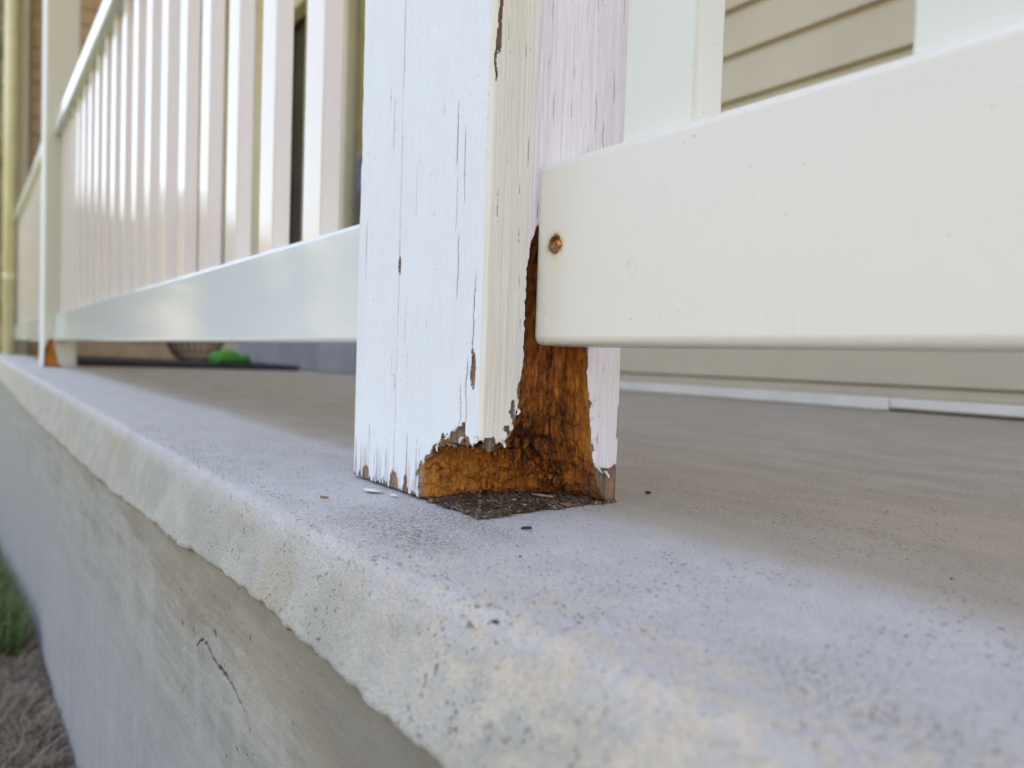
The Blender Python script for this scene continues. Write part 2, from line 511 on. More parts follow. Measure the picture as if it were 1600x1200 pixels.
def build_post(label, x0, step, ztop, cav, chips=(), detail=True, seed=0, name='porch_post'):
    root = empty(name, (x0, 0, 0))
    tag(root, label, 'post', 'porch posts')
    S = axis([(0, WX + WY, step), (WX + WY, 2 * (WX + WY) - .002, .012)])[:-1]
    Zf = np.arange(.0012, ztop, step)
    Z = np.concatenate([Zf, np.linspace(ztop, 2.64, 16)])
    s, z = np.meshgrid(S, Z)
    x, y, nx, ny = post_face(s)
    fr = s < WX; rg = (s >= WX) & (s < WX + WY)
    nzb = fbm(s * 260, z * 130, seed=seed + 1)            # ragged paint edge
    # --- cavity
    zz = z + .0022 * nzb + .0030 * vn(s * 420, z * 60, seed=seed + 3) * (s < WX + .012)
    s0 = np.interp(zz, cav['z0'], cav['s0']) + .0011 * fbm(s * 40, z * 330, seed=seed + 6)
    s1 = np.interp(z, cav['z1'], cav['s1']) + .0013 * fbm(s * 30, z * 230, seed=seed + 5)
    up = sstep(.05, .075, z)
    D = np.interp(z, cav['zd'], cav['d'])
    mask = (s > s0) & (s < s1) & (z < cav['ztop'])
    s0s = np.interp(z, cav['z0'], cav['s0']); s1s = np.interp(z, cav['z1'], cav['s1'])
    b = np.maximum(s1s - WX, .002); n = 2.9
    yl = np.clip((s0s - WX) / b, 0, .98)
    ph0 = np.arcsin(yl ** (n / 2))
    t = np.clip((s - s0s) / np.maximum(s1s - s0s, 1e-4), 0, 1)
    ph = ph0 + (math.pi / 2 - ph0) * t
    cx = -D * np.cos(ph) ** (2 / n); cy = b * np.sin(ph) ** (2 / n)
    ix, iy = np.cos(ph), np.sin(ph)                         # inward direction
    fib = vn(cx * 700 + cy * 700, z * 22, seed=seed + 11) * .6 + vn((cx + cy) * 330 + 4 * vn(cy * 30, z * 25, seed=seed + 17), z * 9, seed=seed + 12)
    crumb = fbm(cx * 120, cy * 120, z * 120, seed=seed + 13)
    fine = fbm(cx * 420, cy * 420, z * 300, seed=seed + 14, oct=3)
    low = sstep(.045, .015, z)
    edge = np.clip(np.minimum(s - s0, s1 - s) / .006, 0, 1)
    am = edge * (.0013 * fib * (1 - .6 * low) + .0044 * crumb * (.30 + low) + .0016 * fine * (.6 + low) + .0030 * low * np.abs(vn(cx * 60, z * 55, cy * 60, seed=seed + 15)))
    # brown rot breaks the timber into little cubes
    qa = np.hypot(cx, cy) * 0 + (cx * 1.0 + cy) * 150 + .8 * vn(z * 140, cy * 60, seed=seed + 90); qb = z * 120 + .9 * vn(cx * 90 + cy * 90, z * 40, seed=seed + 91)
    cube = _hash(np.floor(qa).astype(np.int64), np.floor(qb).astype(np.int64), np.int64(0), seed + 92) - .5
    gap = np.minimum(np.minimum(qa % 1, 1 - qa % 1), np.minimum(qb % 1, 1 - qb % 1))
    gapm = sstep(.12, .03, gap) * (vn(cx * 70, z * 70, cy * 70, seed=seed + 93) > -.1)
    cz_ = sstep(.075, .03, z)
    am += edge * cz_ * (.0026 * cube + .0022 * gapm)
    am *= np.clip(D / .02, .25, 1)
    cx = cx - ix * am; cy = cy + iy * am * .6
    X = np.where(mask, cx, x); Y = np.where(mask, cy, y)
    # --- paint coverage, chips and cracks
    bare = mask.copy()
    margin = (s > s0 - .004 * np.clip(nzb + .25, 0, 1) * 2.2 * (1 - .9 * up)) & (s < s1 + .0025 * np.clip(nzb, 0, 1) * 2) & (z < cav['ztop'])
    zb_extra = (s > WX - .05) & (s < WX + .02) & (z < np.interp(s, [WX - .055, WX - .04, WX - .028, WX - .018, WX - .004, WX + .015], [.019, .030, .036, .043, .036, .036]) + .0035 * vn(s * 300, z * 90, seed=seed + 23) + .002 * vn(s * 800, z * 300, seed=seed + 24)) if detail else np.zeros_like(mask)
    bare |= margin | zb_extra
    crack = np.zeros_like(z)
    for (cs, cz, hw, hh) in chips:
        q = ((s - cs + .0012 * vn(z * 150, s * 0, seed=8)) / hw) ** 2 + ((z - cz) / hh) ** 2 + .8 * fbm(s * 700, z * 150, seed=seed + 31)
        bare |= q < 1
    if detail:
        # splintered, bare foot of the post
        foot = .0022 * np.clip(fbm(s * 400, z * 90, seed=44) + .35, 0, 1) * 2 + .018 * np.clip(vn(s * 420, z * 6, seed=45) - .68, 0, 1)
        bare |= fr & (z + .0028 * vn(s * 1300, z * 260, seed=48) < foot)
        bare |= rg & (s > s1) & (z < .019 + .004 * vn(s * 400, z * 40, seed=46))
        bare |= rg & (s > WX + WY - .0022) & (z < .2) & (vn(s * 50, z * 70, seed=47) > .05)
        bare |= fr & (s < .0022) & (vn(s * 50, z * 60, seed=49) > .25)
        rs = np.random.RandomState(5)
        def line(cs, z0, z1, wd, amp=.0006, fq=60, k=0):
            r0, r1 = np.searchsorted(Z, [z0 - .005, z1 + .005])
            c0, c1 = np.searchsorted(S, [cs - amp * 2 - wd * 3, cs + amp * 2 + wd * 3])
            zv = Z[r0:r1, None]
            c = cs + amp * vn(zv * fq, zv * 0 + k, seed=52) + amp * .5 * vn(zv * fq * 4, zv * 0 + k, seed=53)
            lv = sstep(z0 - .004, z0 + .004, zv) * sstep(z1 + .004, z1 - .004, zv)
            wv = wd * (.95 + .45 * vn(zv * 60, zv * 0 + k, seed=54))
            crack[r0:r1, c0:c1] = np.maximum(crack[r0:r1, c0:c1], lv * sstep(wv * 1.5, wv * .55, np.abs(S[None, c0:c1] - c)))
        line(.0545, -.01, .31, .00022, .0009, 18)
        for k in range(13):                                        # short checks on the front
            cs = rs.uniform(.012, .137); zc = rs.uniform(.03, .25); L = rs.uniform(.006, .03)
            line(cs, zc - L / 2, zc + L / 2, rs.uniform(.0001, .00022), .0005, 60, k + 1)
        line(.117, .105, .135, .0003, .0006, 60, 90); line(.1205, .15, .185, .0003, .0006, 60, 91); line(.113, .17, .20, .00028, .0006, 60, 92)
        line(.1325, .075, .115, .0003, .0006, 60, 93); line(.128, .04, .075, .0004, .001, 80, 94); line(.1225, .038, .062, .0003, .001, 80, 95)
        for k in range(20):                                        # splits rising from the foot
            cs = rs.uniform(.002, .085); L = rs.uniform(.008, .034)
            line(cs, -.01, L, rs.uniform(.00015, .0004), .0004, 60, k + 200)
        for k in range(34):                                        # alligatored paint beyond the rail
            cs = rs.uniform(WX + .028, WX + WY - .002); zc = rs.uniform(.0, .27); L = rs.uniform(.004, .022)
            line(cs, zc - L / 2, zc + L / 2, rs.uniform(.0001, .0002), .0005, 70, k + 400)
        for k in range(10):
            cs = rs.uniform(WX + .004, WX + .026); zc = rs.uniform(.06, .26); L = rs.uniform(.004, .016)
            line(cs, zc - L / 2, zc + L / 2, rs.uniform(.0001, .0002), .0004, 70, k + 600)
    th = np.where(bare, 0, .00055 * (1 - .9 * crack))
    rip = .00016 * vn(s * 420, z * 9, seed=61) + .00022 * fbm(s * 60, z * 12, seed=62)
    alli = np.where(rg & (s > WX + .025), .00035 * vn(s * 650, z * 60, seed=63) + .0003 * vn(s * 280, z * 22, seed=64), 0)
    off = np.where(mask, 0, th + rip + alli - .0006 * bare * (1 - mask))
    X = X + nx * off; Y = Y + ny * off
    P = np.stack([X, Y, z], -1).reshape(-1, 3)
    # --- colour fields of the timber
    tone = .71 + .17 * fib * (1 - .5 * low) + .24 * crumb + .32 * low * sstep(.055, .02, cy)
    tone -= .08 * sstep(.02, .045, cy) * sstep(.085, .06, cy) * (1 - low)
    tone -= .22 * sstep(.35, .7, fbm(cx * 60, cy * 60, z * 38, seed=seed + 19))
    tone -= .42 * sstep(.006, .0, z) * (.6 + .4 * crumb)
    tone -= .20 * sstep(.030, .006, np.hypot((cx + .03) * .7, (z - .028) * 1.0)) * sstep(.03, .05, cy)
    tone += .26 * sstep(.012, .001, s1 - s) * sstep(.012, .03, z)
    tone += cz_ * (.20 * cube - .2 * gapm)
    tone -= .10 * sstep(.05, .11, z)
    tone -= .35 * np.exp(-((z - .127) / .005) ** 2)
    grey = np.where(mask, 0, 1.0) * (.75 + .25 * vn(s * 200, z * 60, seed=70))
    grey = np.where(mask & (z < .020) & (s > s1 - .012), .25 * sstep(.02, .008, z), grey)
    nr, nc = z.shape
    Fq = grid_faces(nr, nc, wrap=True)
    fb = bare.ravel()[Fq].any(1) if False else (bare.ravel()[Fq].sum(1) >= 2) | mask.ravel()[Fq].any(1)
    def sub(fmask, nm, mat, attrs):
        f = Fq[fmask]
        u, inv = np.unique(f, return_inverse=True)
        me = mesh_np(nm, P[u], inv.reshape(-1, 4), attrs={k: v.ravel()[u] for k, v in attrs.items()})
        return link(nm, me, mat, root)
    side = np.where(rg, 1.0, 0.0)
    side = np.clip(sstep(WX - .0022, WX - .0005, s) * rg + sstep(WX - .0022, WX - .0005, s) * fr, 0, 1)
    sub(~fb, 'paint_coat', MP if detail else MP2, {'crack': crack, 'side': side})
    # separate islands of bare timber become parts of their own; crumbs stay joined
    fg = fb.reshape(nr - 1, nc)
    lab = np.where(fg, np.arange(fg.size).reshape(fg.shape), -1)
    while True:
        old = lab.copy()
        for ax, sh in ((0, 1), (0, -1), (1, 1), (1, -1)):
            r = np.roll(lab, sh, ax)
            if ax == 0:
                if sh == 1: r[0] = -1
                else: r[-1] = -1
            lab = np.where(fg, np.maximum(lab, r), -1)
        flat = lab.ravel()                       # pointer jumping
        for _ in range(4):
            flat = np.where(flat >= 0, flat[np.maximum(flat, 0)], -1)
        lab = flat.reshape(lab.shape)
        if (lab == old).all(): break
    lf = lab.ravel()
    ids, cnt = np.unique(lf[lf >= 0], return_counts=True)
    order = np.argsort(-cnt)
    at = {'tone': np.clip(tone, 0, 1), 'grey': grey}
    crumbs = np.zeros(len(lf), bool)
    for rank, q in enumerate(order):
        mk = lf == ids[q]
        if rank == 0 and mask.any(): sub(mk, 'rotten_wood', MW, at)
        elif cnt[q] > 60 and rank < 40: sub(mk, 'bare_patch', MW, at)
        else: crumbs |= mk
    if crumbs.any():
        tag(sub(crumbs, 'bare_specks', MW, at), kind='stuff')
    return root

CAV1 = dict(
    z0=[-.01, .016, .0175, .0235, .0285, .0325, .0340, .0352, .040, .0484, .0561, .0763, .1011, .1196, .1305, .1400, .145],
    s0=[WX - .0555, WX - .0553, WX - .0530, WX - .0480, WX - .040, WX - .0285, WX - .004, WX + .0140, WX + .0185, WX + .0204, WX + .0224, WX + .0235, WX + .0237, WX + .0237, WX + .0255, WX + .0290, WX + .0330],
    z1=[0, .006, .017, .031, .047, .064, .084, .12, .145],
    s1=[WX + .084, WX + .0790, WX + .0728, WX + .0695, WX + .0682, WX + .0656, WX + .0638, WX + .050, WX + .033],
    zd=[0, .02, .036, .06, .09, .12, .138, .15], d=[.0535, .050, .040, .026, .017, .011, .005, .001], ztop=.143)
p1 = build_post('weathered white timber post with rotted orange hollow at its foot', 0, .0004, .30, CAV1,
    chips=[(.055, .1256, .0016, .0055), (.1327, .0700, .0019, .0095), (.0545, .004, .0045, .0075), (.068, .003, .002, .008),
           (.018, .004, .004, .005), (.001, .200, .0013, .012), (.001, .182, .0012, .008), (WX + .0035, .232, .0009, .014), (WX + .0055, .262, .001, .012), (WX + .0022, .215, .0006, .012)])

# dark rotten residue of the missing corner, still stuck to the slab
def residue():
    X = np.arange(-.066, .006, .0006); Y = np.arange(-.006, .094, .0006)
    xx, yy = np.meshgrid(X, Y)
    nn = fbm(xx * 170, yy * 170, seed=81); ff = fbm(xx * 500, yy * 260, seed=82, oct=3)
    ins = np.minimum.reduce([-xx - .0005, yy - .0005, .0885 - yy, xx + .064]) + .0042 * nn + .0012 * ff
    h = sstep(-.0008, .0022, ins) * (.0010 + .0012 * nn + .0010 * ff)
    keep = ins > -.0006
    P = np.stack([xx, yy, .0003 + h], -1).reshape(-1, 3)
    Fq = grid_faces(len(Y), len(X))
    Fq = Fq[keep.ravel()[Fq].all(1)]
    tone = (.30 + .26 * nn + .14 * ff).ravel()
    grey = np.clip(.6 + .8 * fbm(xx * 60, yy * 90, seed=83), 0, .9).ravel()
    me = mesh_np('rotten_residue', P, Fq, attrs={'tone': np.clip(tone, 0, 1), 'grey': grey})
    m2 = M('rotten_residue', .8, .3)
    g = m2.attr('grey'); t = m2.attr('tone')
    sp = m2.noise((260, 760, 300), 4, .75, rot=(0, 0, .5))
    c = m2.mix(m2.rng(m2.math('ADD', t, m2.rng(sp, .3, .7, -.3, .3, False)), .1, .75), (.022, .014, .010), (.16, .085, .04))
    c = m2.mix(m2.mul(g, m2.rng(sp, .48, .64)), c, (.40, .32, .22))
    link('rotten_residue', me, m2.out(c, None, m2.bump(sp, .7, .0015)), p1)
residue()

# curled flakes of paint standing off the edge of the rot
def flakes():
    rs = np.random.RandomState(12)
    spots = [(-.0285, .0, .037, 0), (-.0205, .0, .0425, 0), (-.0145, .0, .0375, 0), (-.037, 0, .031, 0), (-.0012, 0, .0395, 0),
             (0, .0125, .037, 1), (0, .0205, .052, 1), (0, .0695, .047, 1), (0, .0712, .036, 1), (0, .0702, .056, 1), (0, .0765, .020, 1), (0, .081, .018, 1)]
    for i, (x, y, z, face) in enumerate(spots):
        n = 7
        L = rs.uniform(.002, .0036); wd = rs.uniform(.0008, .0017); curl = rs.uniform(.3, .8)
        V = []
        for a in range(n):
            t = a / (n - 1)
            for b in (-1, 1):
                u = b * wd * (1 - .65 * t) * (1 + .3 * rs.uniform(-1, 1)) + .0009 * math.sin(t * 4 + i)
                v = -t * L
                o = .0008 + curl * L * .55 * t * t
                V.append((u, v, o))
        P = []
        for th in (0, .00025):
            for (u, v, o) in V:
                if face == 0: P.append((x + u, y - o - th, z + v))
                else: P.append((x + o + th, y + u, z + v))
        Fq = []
        m = len(V)
        for a in range(n - 1):
            q = [2 * a, 2 * a + 1, 2 * a + 3, 2 * a + 2]
            Fq.append(q); Fq.append([k + m for k in q[::-1]])
            Fq.append([2 * a, 2 * a + 2, 2 * a + 2 + m, 2 * a + m]); Fq.append([2 * a + 1, 2 * a + 1 + m, 2 * a + 3 + m, 2 * a + 3])
        me = mesh_np('paint_flake', P, Fq, smooth=False)
        link('paint_flake', me, FLK, p1)
FLK = mat_simple('paint_flake_white', (.80, .79, .76), (.62, .58, .52), 300, .6, .2, 600)
flakes()

CAV2 = dict(z0=[-.01, .0, .03, .06, .09, .12], s0=[WX - .004, WX + .001, WX + .002, WX + .006, WX + .016, WX + .03],
            z1=[0, .01, .04, .07, .09, .12], s1=[WX + .052, WX + .040, WX + .034, WX + .030, WX + .026, WX + .02],
            zd=[0, .05, .12], d=[.02, .014, .004], ztop=.088)
build_post('distant white post with brown rot patch at its base, left of the long railing', -2.46, .003, .15, CAV2, detail=False, seed=100)
CAV3 = dict(z0=[-.01, .001], s0=[WX + .05, WX + .05], z1=[0, .1], s1=[WX + .0501, WX + .0501], zd=[0, .1], d=[.001, .001], ztop=.0)
build_post('farthest cream post against the brown weatherboard wall', -4.92, .006, .1, CAV3, detail=False, seed=200)

# ------------------------------------------------------------------ railings
YR0, YR1 = .029, .068
BX = .041
bal_cache = {}
def railing(label, x0, x1, zb, zt, tz0, tz1, first, pitch, rail_mat, hole=False, bal_mat=None):
    root = empty('railing', ((x0 + x1) / 2, (YR0 + YR1) / 2, 0))
    tag(root, label, 'railing', 'porch railings')
    L = root.location
    me = box_me('bottom_rail', (x1 - x0, YR1 - YR0, zt - zb), ((x0 + x1) / 2 - L.x, 0, (zb + zt) / 2), .0042, 4)
    rail = link('bottom_rail', me, rail_mat, root)
    if hole:
        hx, hz = .0148, .1300
        bm = bmesh.new()
        bmesh.ops.create_cone(bm, segments=40, radius1=.0046, radius2=.0040, depth=.012, cap_ends=True,
                              matrix=Matrix.Translation((hx - L.x, YR0 + .003 - L.y, hz)) @ Matrix.Rotation(-math.pi / 2, 4, 'X'))
        cm = bpy.data.meshes.new('cutter'); bm.to_mesh(cm); bm.free()
        co = bpy.data.objects.new('cutter', cm); COL.objects.link(co)
        co.parent = root
        bpy.context.view_layer.update()
        md = rail.modifiers.new('hole', 'BOOLEAN'); md.object = co; md.operation = 'DIFFERENCE'; md.solver = 'EXACT'
        dg = bpy.context.evaluated_depsgraph_get()
        nm = bpy.data.meshes.new_from_object(rail.evaluated_get(dg))
        rail.modifiers.clear(); rail.data = nm
        if not nm.materials: nm.materials.append(rail_mat)
        bpy.data.objects.remove(co)
        # screw: domed, tilted head with a cross recess, sitting in the hole
        bm = bmesh.new()
        n = 36; rings = [(0, .0010), (.0012, .0010), (.0022, .00075), (.0030, .0003), (.0037, -.0003), (.0035, -.0012), (.0016, -.0030), (.0014, -.012)]
        vv = []
        for r, hgt in rings:
            row = []
            for k in range(n):
                a = 2 * math.pi * k / n
                X, Z = r * math.cos(a), r * math.sin(a)
                dcr = min(abs(X), abs(Z)); rr = math.hypot(X, Z)
                cut = .0011 if (dcr < .00052 and rr < .0022) else 0
                row.append(bm.verts.new((X, -hgt + cut, Z)))
            vv.append(row)
        for a, b in zip(vv[:-1], vv[1:]):
            for k in range(n):
                bm.faces.new((a[k], a[(k + 1) % n], b[(k + 1) % n], b[k]))
        sm = bpy.data.meshes.new('screw'); bm.to_mesh(sm); bm.free()
        for p in sm.polygons: p.use_smooth = True
        s = link('screw', sm, MR, rail, (hx + .0007 - L.x, YR0 + .0013 - L.y, hz - .0003), (math.radians(9), math.radians(38), math.radians(-16)))
    bx('top_rail', x0, x1, YR0 - .006, YR1 + .006, tz0, tz1, rail_mat, root, .004, 3, L)
    key = (round(zt, 4), round(tz0, 4), bal_mat is None)
    if key not in bal_cache:
        bal_cache[key] = box_me('baluster', (BX, .0175, tz0 - zt + .002), (0, 0, 0), .0016, 2)
    k = 0
    xx = first
    while (xx < x1 - .02) if pitch > 0 else (xx > x0 + .02):
        link('baluster', bal_cache[key], bal_mat or VIN_B, root, (xx - L.x, .0485 - L.y, (zt + tz0) / 2))
        xx += pitch
    return root

railing('white slatted railing running left from the rotted post', -2.459, -.1415, .0835, .1685, .725, .768, -.2050, -.1198, VIN_L)
railing('short stretch of white railing beyond the distant post', -4.919, -2.6015, .0835, .1685, .765, .812, -2.665, -.1198, VIN_L)
railing('cream railing right of the rotted post, with a rusty screw in its rail', -.0008, 1.26, .0829, .1702, .725, .768, .0661, .1257, VIN_R, hole=True, bal_mat=VIN_C)

# ------------------------------------------------------------------ the house behind
WALL = 1.19
house = empty('house', (-1.0, WALL, 0))
tag(house, 'tan lap sided house with dark glazed doorway behind the porch railings', 'house')
HB = house.location
bx('wall', -2.45, 1.25, WALL + .014, WALL + .12, -.02, 2.74, SID, house, 0, base=HB)
bx('wall', -5.2, -3.92, WALL + .0, WALL + .12, -.02, 2.74, CREAM, house, 0, base=HB)
bx('wall', -3.92, -2.45, WALL + .014, WALL + .12, 1.92, 2.74, SID, house, 0, base=HB)
P_SID = .1033
def lap_mesh(name, L, h, t0, t1):
    """lap board along X, thick at its lower edge, face towards -Y"""
    V = []
    for x in (-L / 2, L / 2):
        V += [(x, -t0, 0), (x, -t0 - .0006, .003), (x, -t1, h), (x, .004, h), (x, .004, 0)]
    Fq = [(0, 5, 6, 1), (1, 6, 7, 2), (2, 7, 8, 3), (3, 8, 9, 4), (4, 9, 5, 0)]
    me = bpy.data.meshes.new(name)
    me.from_pydata(V, [], Fq + [(0, 1, 2, 3, 4), (9, 8, 7, 6, 5)])
    me.update()
    return me
sid = lap_mesh('siding_board', 3.70, P_SID + .004, .019, .004)
z = .0480 - P_SID
bx('siding_board', -2.45, 1.25, WALL + .0005, WALL + .0135, .0268, .046, SID, house, .001, base=HB)
for i in range(26):
    link('siding_board', sid, SID, house, (-.60 - HB.x, WALL + .014 - HB.y, .0490 + i * P_SID))
bx('base_trim', -2.45, -.4066, WALL - .012, WALL + .013, .0018, .0258, TRIM, house, .002, base=HB)
bx('base_trim', -.4046, 1.25, WALL - .012, WALL + .013, .0068, .0258, TRIM, house, .002, base=HB)
# doorway: frame members, glass, panel coloured dark for the unlit room, curtain
DARK = mat_simple('dark_interior', (.055, .042, .030), (.035, .027, .02), 3, .8, 0)
GOLD = mat_simple('ochre_curtain', (.56, .47, .25), (.48, .40, .20), 12, .8, .3, 60)
PURP = mat_simple('violet_cloth', (.22, .19, .36), (.17, .14, .28), 30, .8, .3, 200)
door = bx('door', -3.92, -2.45, WALL + .09, WALL + .118, -.02, 1.92, DARK, house, 0, base=HB)
for a, b in ((-3.92, -3.895), (-3.44, -3.38), (-2.995, -2.93), (-2.52, -2.452)):
    bx('door_frame', a, b, WALL - .01, WALL + .06, .14, 1.86, CREAM, house, .006, base=HB)
bx('door_frame', -3.92, -2.452, WALL - .012, WALL + .062, 1.862, 1.918, CREAM, house, .006, base=HB)
g = M('window_glass', .03, .5)
g.b.inputs['Transmission Weight'].default_value = 1.0
g.b.inputs['IOR'].default_value = 1.1
GL = g.out((.9, .92, .9))
bx('door_glass', -2.928, -2.522, WALL + .030, WALL + .034, .15, 1.86, GL, house, 0, base=HB)
# folded curtain
def curtain():
    xs = np.linspace(-2.925, -2.53, 140); zs = np.linspace(.30, 1.85, 6)
    xx, zz = np.meshgrid(xs, zs)
    yy = WALL + .066 + .012 * np.sin(xx * 190) + .004 * vn(xx * 30, zz * 3, seed=5)
    P = np.stack([xx - HB.x, yy - HB.y, zz], -1).reshape(-1, 3)
    link('curtain', mesh_np('curtain', P, grid_faces(6, 140)), GOLD, house)
curtain()
tag(bx('hanging_cloth', -2.90, -2.56, WALL + .038, WALL + .050, .80, .955, PURP, None, .004), 'violet cloth behind the door glass, beside the left edge of the rotted post', 'cloth')
tag(bx('hanging_cloth', -2.905, -2.55, WALL + .038, WALL + .050, .16, .795, mat_simple('brown_violet_cloth', (.19, .14, .13), (.14, .10, .11), 20, .8, .2), None, .004), 'dull brown cloth behind the door glass, just below the violet cloth', 'cloth')
# far end wall in brown weatherboards
EWX = -5.0
bx('end_wall', EWX - .12, EWX - .002, .095, WALL - .002, -.02, 2.74, BROWN, house, 0, base=HB)
wb = lap_mesh('weatherboard', WALL - .10, .105, .016, .003)
for i in range(27):
    link('weatherboard', wb, BROWN, house, (EWX - .002 - HB.x, (WALL + .095) / 2 - HB.y, .002 + i * .1005), (0, 0, math.pi / 2))
# porch ceiling, beam and roof that keep the sun off
bx('beam', -5.2, 1.28, .0, .09, 2.641, 2.74, CREAM, house, .003, base=HB)
bx('ceiling', -5.3, 1.36, -.12, WALL + .2, 2.742, 2.77, TRIM, house, 0, base=HB)
bx('fascia', -5.3, 1.36, -.145, -.122, 2.70, 2.88, TRIM, house, .003, base=HB)
rm = bpy.data.meshes.new('roof')
rm.from_pydata([(-6 - HB.x, -.24 - HB.y, 2.86), (1.5 - HB.x, -.24 - HB.y, 2.86), (1.5 - HB.x, 4.2 - HB.y, 4.6), (-6 - HB.x, 4.2 - HB.y, 4.6),
                (-6 - HB.x, 8.5 - HB.y, 2.86), (1.5 - HB.x, 8.5 - HB.y, 2.86)], [], [(0, 1, 2, 3), (3, 2, 5, 4)])
link('roof', rm, mat_simple('grey_roof', (.16, .15, .15), (.11, .10, .10), 10, .8, .3), house)
bx('rear_wall', -6, 1.24, WALL + .6, 8.0, -.6, 2.85, SID, house, 0, base=HB)

# ------------------------------------------------------------------ things on the porch
CONC2 = mat_simple('grey_step_concrete', (.36, .36, .38), (.30, .30, .32), 8, .85, .4, 250)
st = bx('door_step', -3.55, -2.135, .90, WALL - .014, .0005, .142, CONC2, None, .006, 3)
tag(st, 'low grey concrete step in front of the house door', 'step')
def slab_poly(name, pts, z0, z1, mat):
    bm = bmesh.new()
    f = bm.faces.new([bm.verts.new((x, y, z0)) for x, y in pts])
    r = bmesh.ops.extrude_face_region(bm, geom=[f])
    for v in r['geom']:
        if isinstance(v, bmesh.types.BMVert): v.co.z = z1
    bmesh.ops.recalc_face_normals(bm, faces=bm.faces)
    bmesh.ops.bevel(bm, geom=list(bm.edges), offset=.003, segments=2, affect='EDGES')
    me = bpy.data.meshes.new(name); bm.to_mesh(me); bm.free()
    return link(name, me, mat)
mat_o = slab_poly('door_mat', [(-2.64, .115), (-2.45, .82), (-3.15, .85), (-3.7, .16)], 0.0006, .019,
                  mat_simple('charcoal_rubber', (.035, .036, .048), (.022, .023, .032), 60, .7, .6, 300))
tag(mat_o, 'flat charcoal rubber mat lying on the porch floor', 'mat')

def clog():
    """low garden clog: sole and a rounded upper with an open heel"""
    n, m_ = 28, 24
    V = []
    for i in range(n):
        t = i / (n - 1)                                # toe to heel
        xw = .046 * (math.sin(math.pi * min(1, t * .92 + .06)) ** .45) * (1 - .18 * t)
        hh = .014 + .028 * math.exp(-((t - .42) / .17) ** 2) + .016 * math.exp(-((t - .12) / .16) ** 2) + .010 * math.exp(-((t - .9) / .14) ** 2)
        if i in (0, n - 1): xw *= .2; hh *= .55
        for j in range(m_):
            a = math.pi * 2 * j / m_
            ca, sa = math.cos(a), math.sin(a)
            y = xw * abs(ca) ** .7 * (1 if ca > 0 else -1)
            z = hh * (abs(sa) ** .75) if sa > 0 else -.012 * abs(sa) ** .4
            V.append(((t - .5) * .19, y, z + .012))
    return mesh_np('upper', V, grid_faces(n, m_, True))
GRN = mat_simple('green_rubber', (.09, .45, .07), (.06, .34, .05), 40, .45, .15)
cl = empty('garden_clog', (-2.80, .665, .0195), math.radians(118))
tag(cl, 'bright green rubber clog lying on the charcoal mat', 'shoe')
link('upper', clog(), GRN, cl)
so = box_me('sole', (.165, .07, .010), (0, 0, .0055), .004, 2)
link('sole', so, mat_simple('dark_green_rubber', (.02, .10, .03), (.015, .07, .02), 40, .6, .2), cl)

def downpipe():
    root = empty('downpipe', (-4.868, .004, 0))
    tag(root, 'thin yellowish downpipe in front of the farthest post', 'downpipe')
    mt = mat_simple('yellowed_pipe_paint', (.74, .68, .42), (.66, .60, .38), 6, .4, .1)
    bm = bmesh.new()
    bmesh.ops.create_cone(bm, segments=28, radius1=.034, radius2=.034, depth=2.73, cap_ends=True, matrix=Matrix.Translation((0, 0, 1.37)))
    me = bpy.data.meshes.new('pipe'); bm.to_mesh(me); bm.free()
    for p in me.polygons: p.use_smooth = len(p.vertices) == 4
    link('pipe', me, mt, root)
    for z in (.45, 1.55):
        bm = bmesh.new()
        bmesh.ops.create_cone(bm, segments=28, radius1=.037, radius2=.037, depth=.03, cap_ends=True, matrix=Matrix.Translation((0, 0, z)))
        me = bpy.data.meshes.new('bracket'); bm.to_mesh(me); bm.free()
        link('bracket', me, mt, root)
downpipe()

def basket():
    root = empty('wire_basket', (-3.80, .76, 0))
    tag(root, 'dark wire basket standing on the floor before the brown end wall', 'basket')
    mt = mat_simple('black_wire', (.045, .032, .026), (.03, .02, .017), 50, .6, .2)
    prof = [(.055, .004), (.085, .02), (.115, .055), (.14, .11), (.15, .20), (.15, .26)]
    def tube(name, pts, r, closed=False):
        cu = bpy.data.curves.new(name, 'CURVE'); cu.dimensions = '3D'; cu.bevel_depth = r; cu.bevel_resolution = 1
        sp = cu.splines.new('POLY'); sp.points.add(len(pts) - 1)
        for q, p in zip(sp.points, pts): q.co = (*p, 1)
        sp.use_cyclic_u = closed
        o = bpy.data.objects.new(name, cu); COL.objects.link(o)
        bpy.context.view_layer.update()
        me = bpy.data.meshes.new_from_object(o.evaluated_get(bpy.context.evaluated_depsgraph_get()))
        bpy.data.objects.remove(o)
        return me
    rib = tube('rib', [(r, 0, z) for r, z in prof], .0034)
    for k in range(26):
        link('rib', rib, mt, root, (0, 0, 0), (0, 0, 2 * math.pi * k / 26))
    for r, z in prof[1:]:
        link('ring', tube('ring', [(r * math.cos(a), r * math.sin(a), z) for a in np.linspace(0, 2 * math.pi, 40)[:-1]], .0038, True), mt, root)
basket()

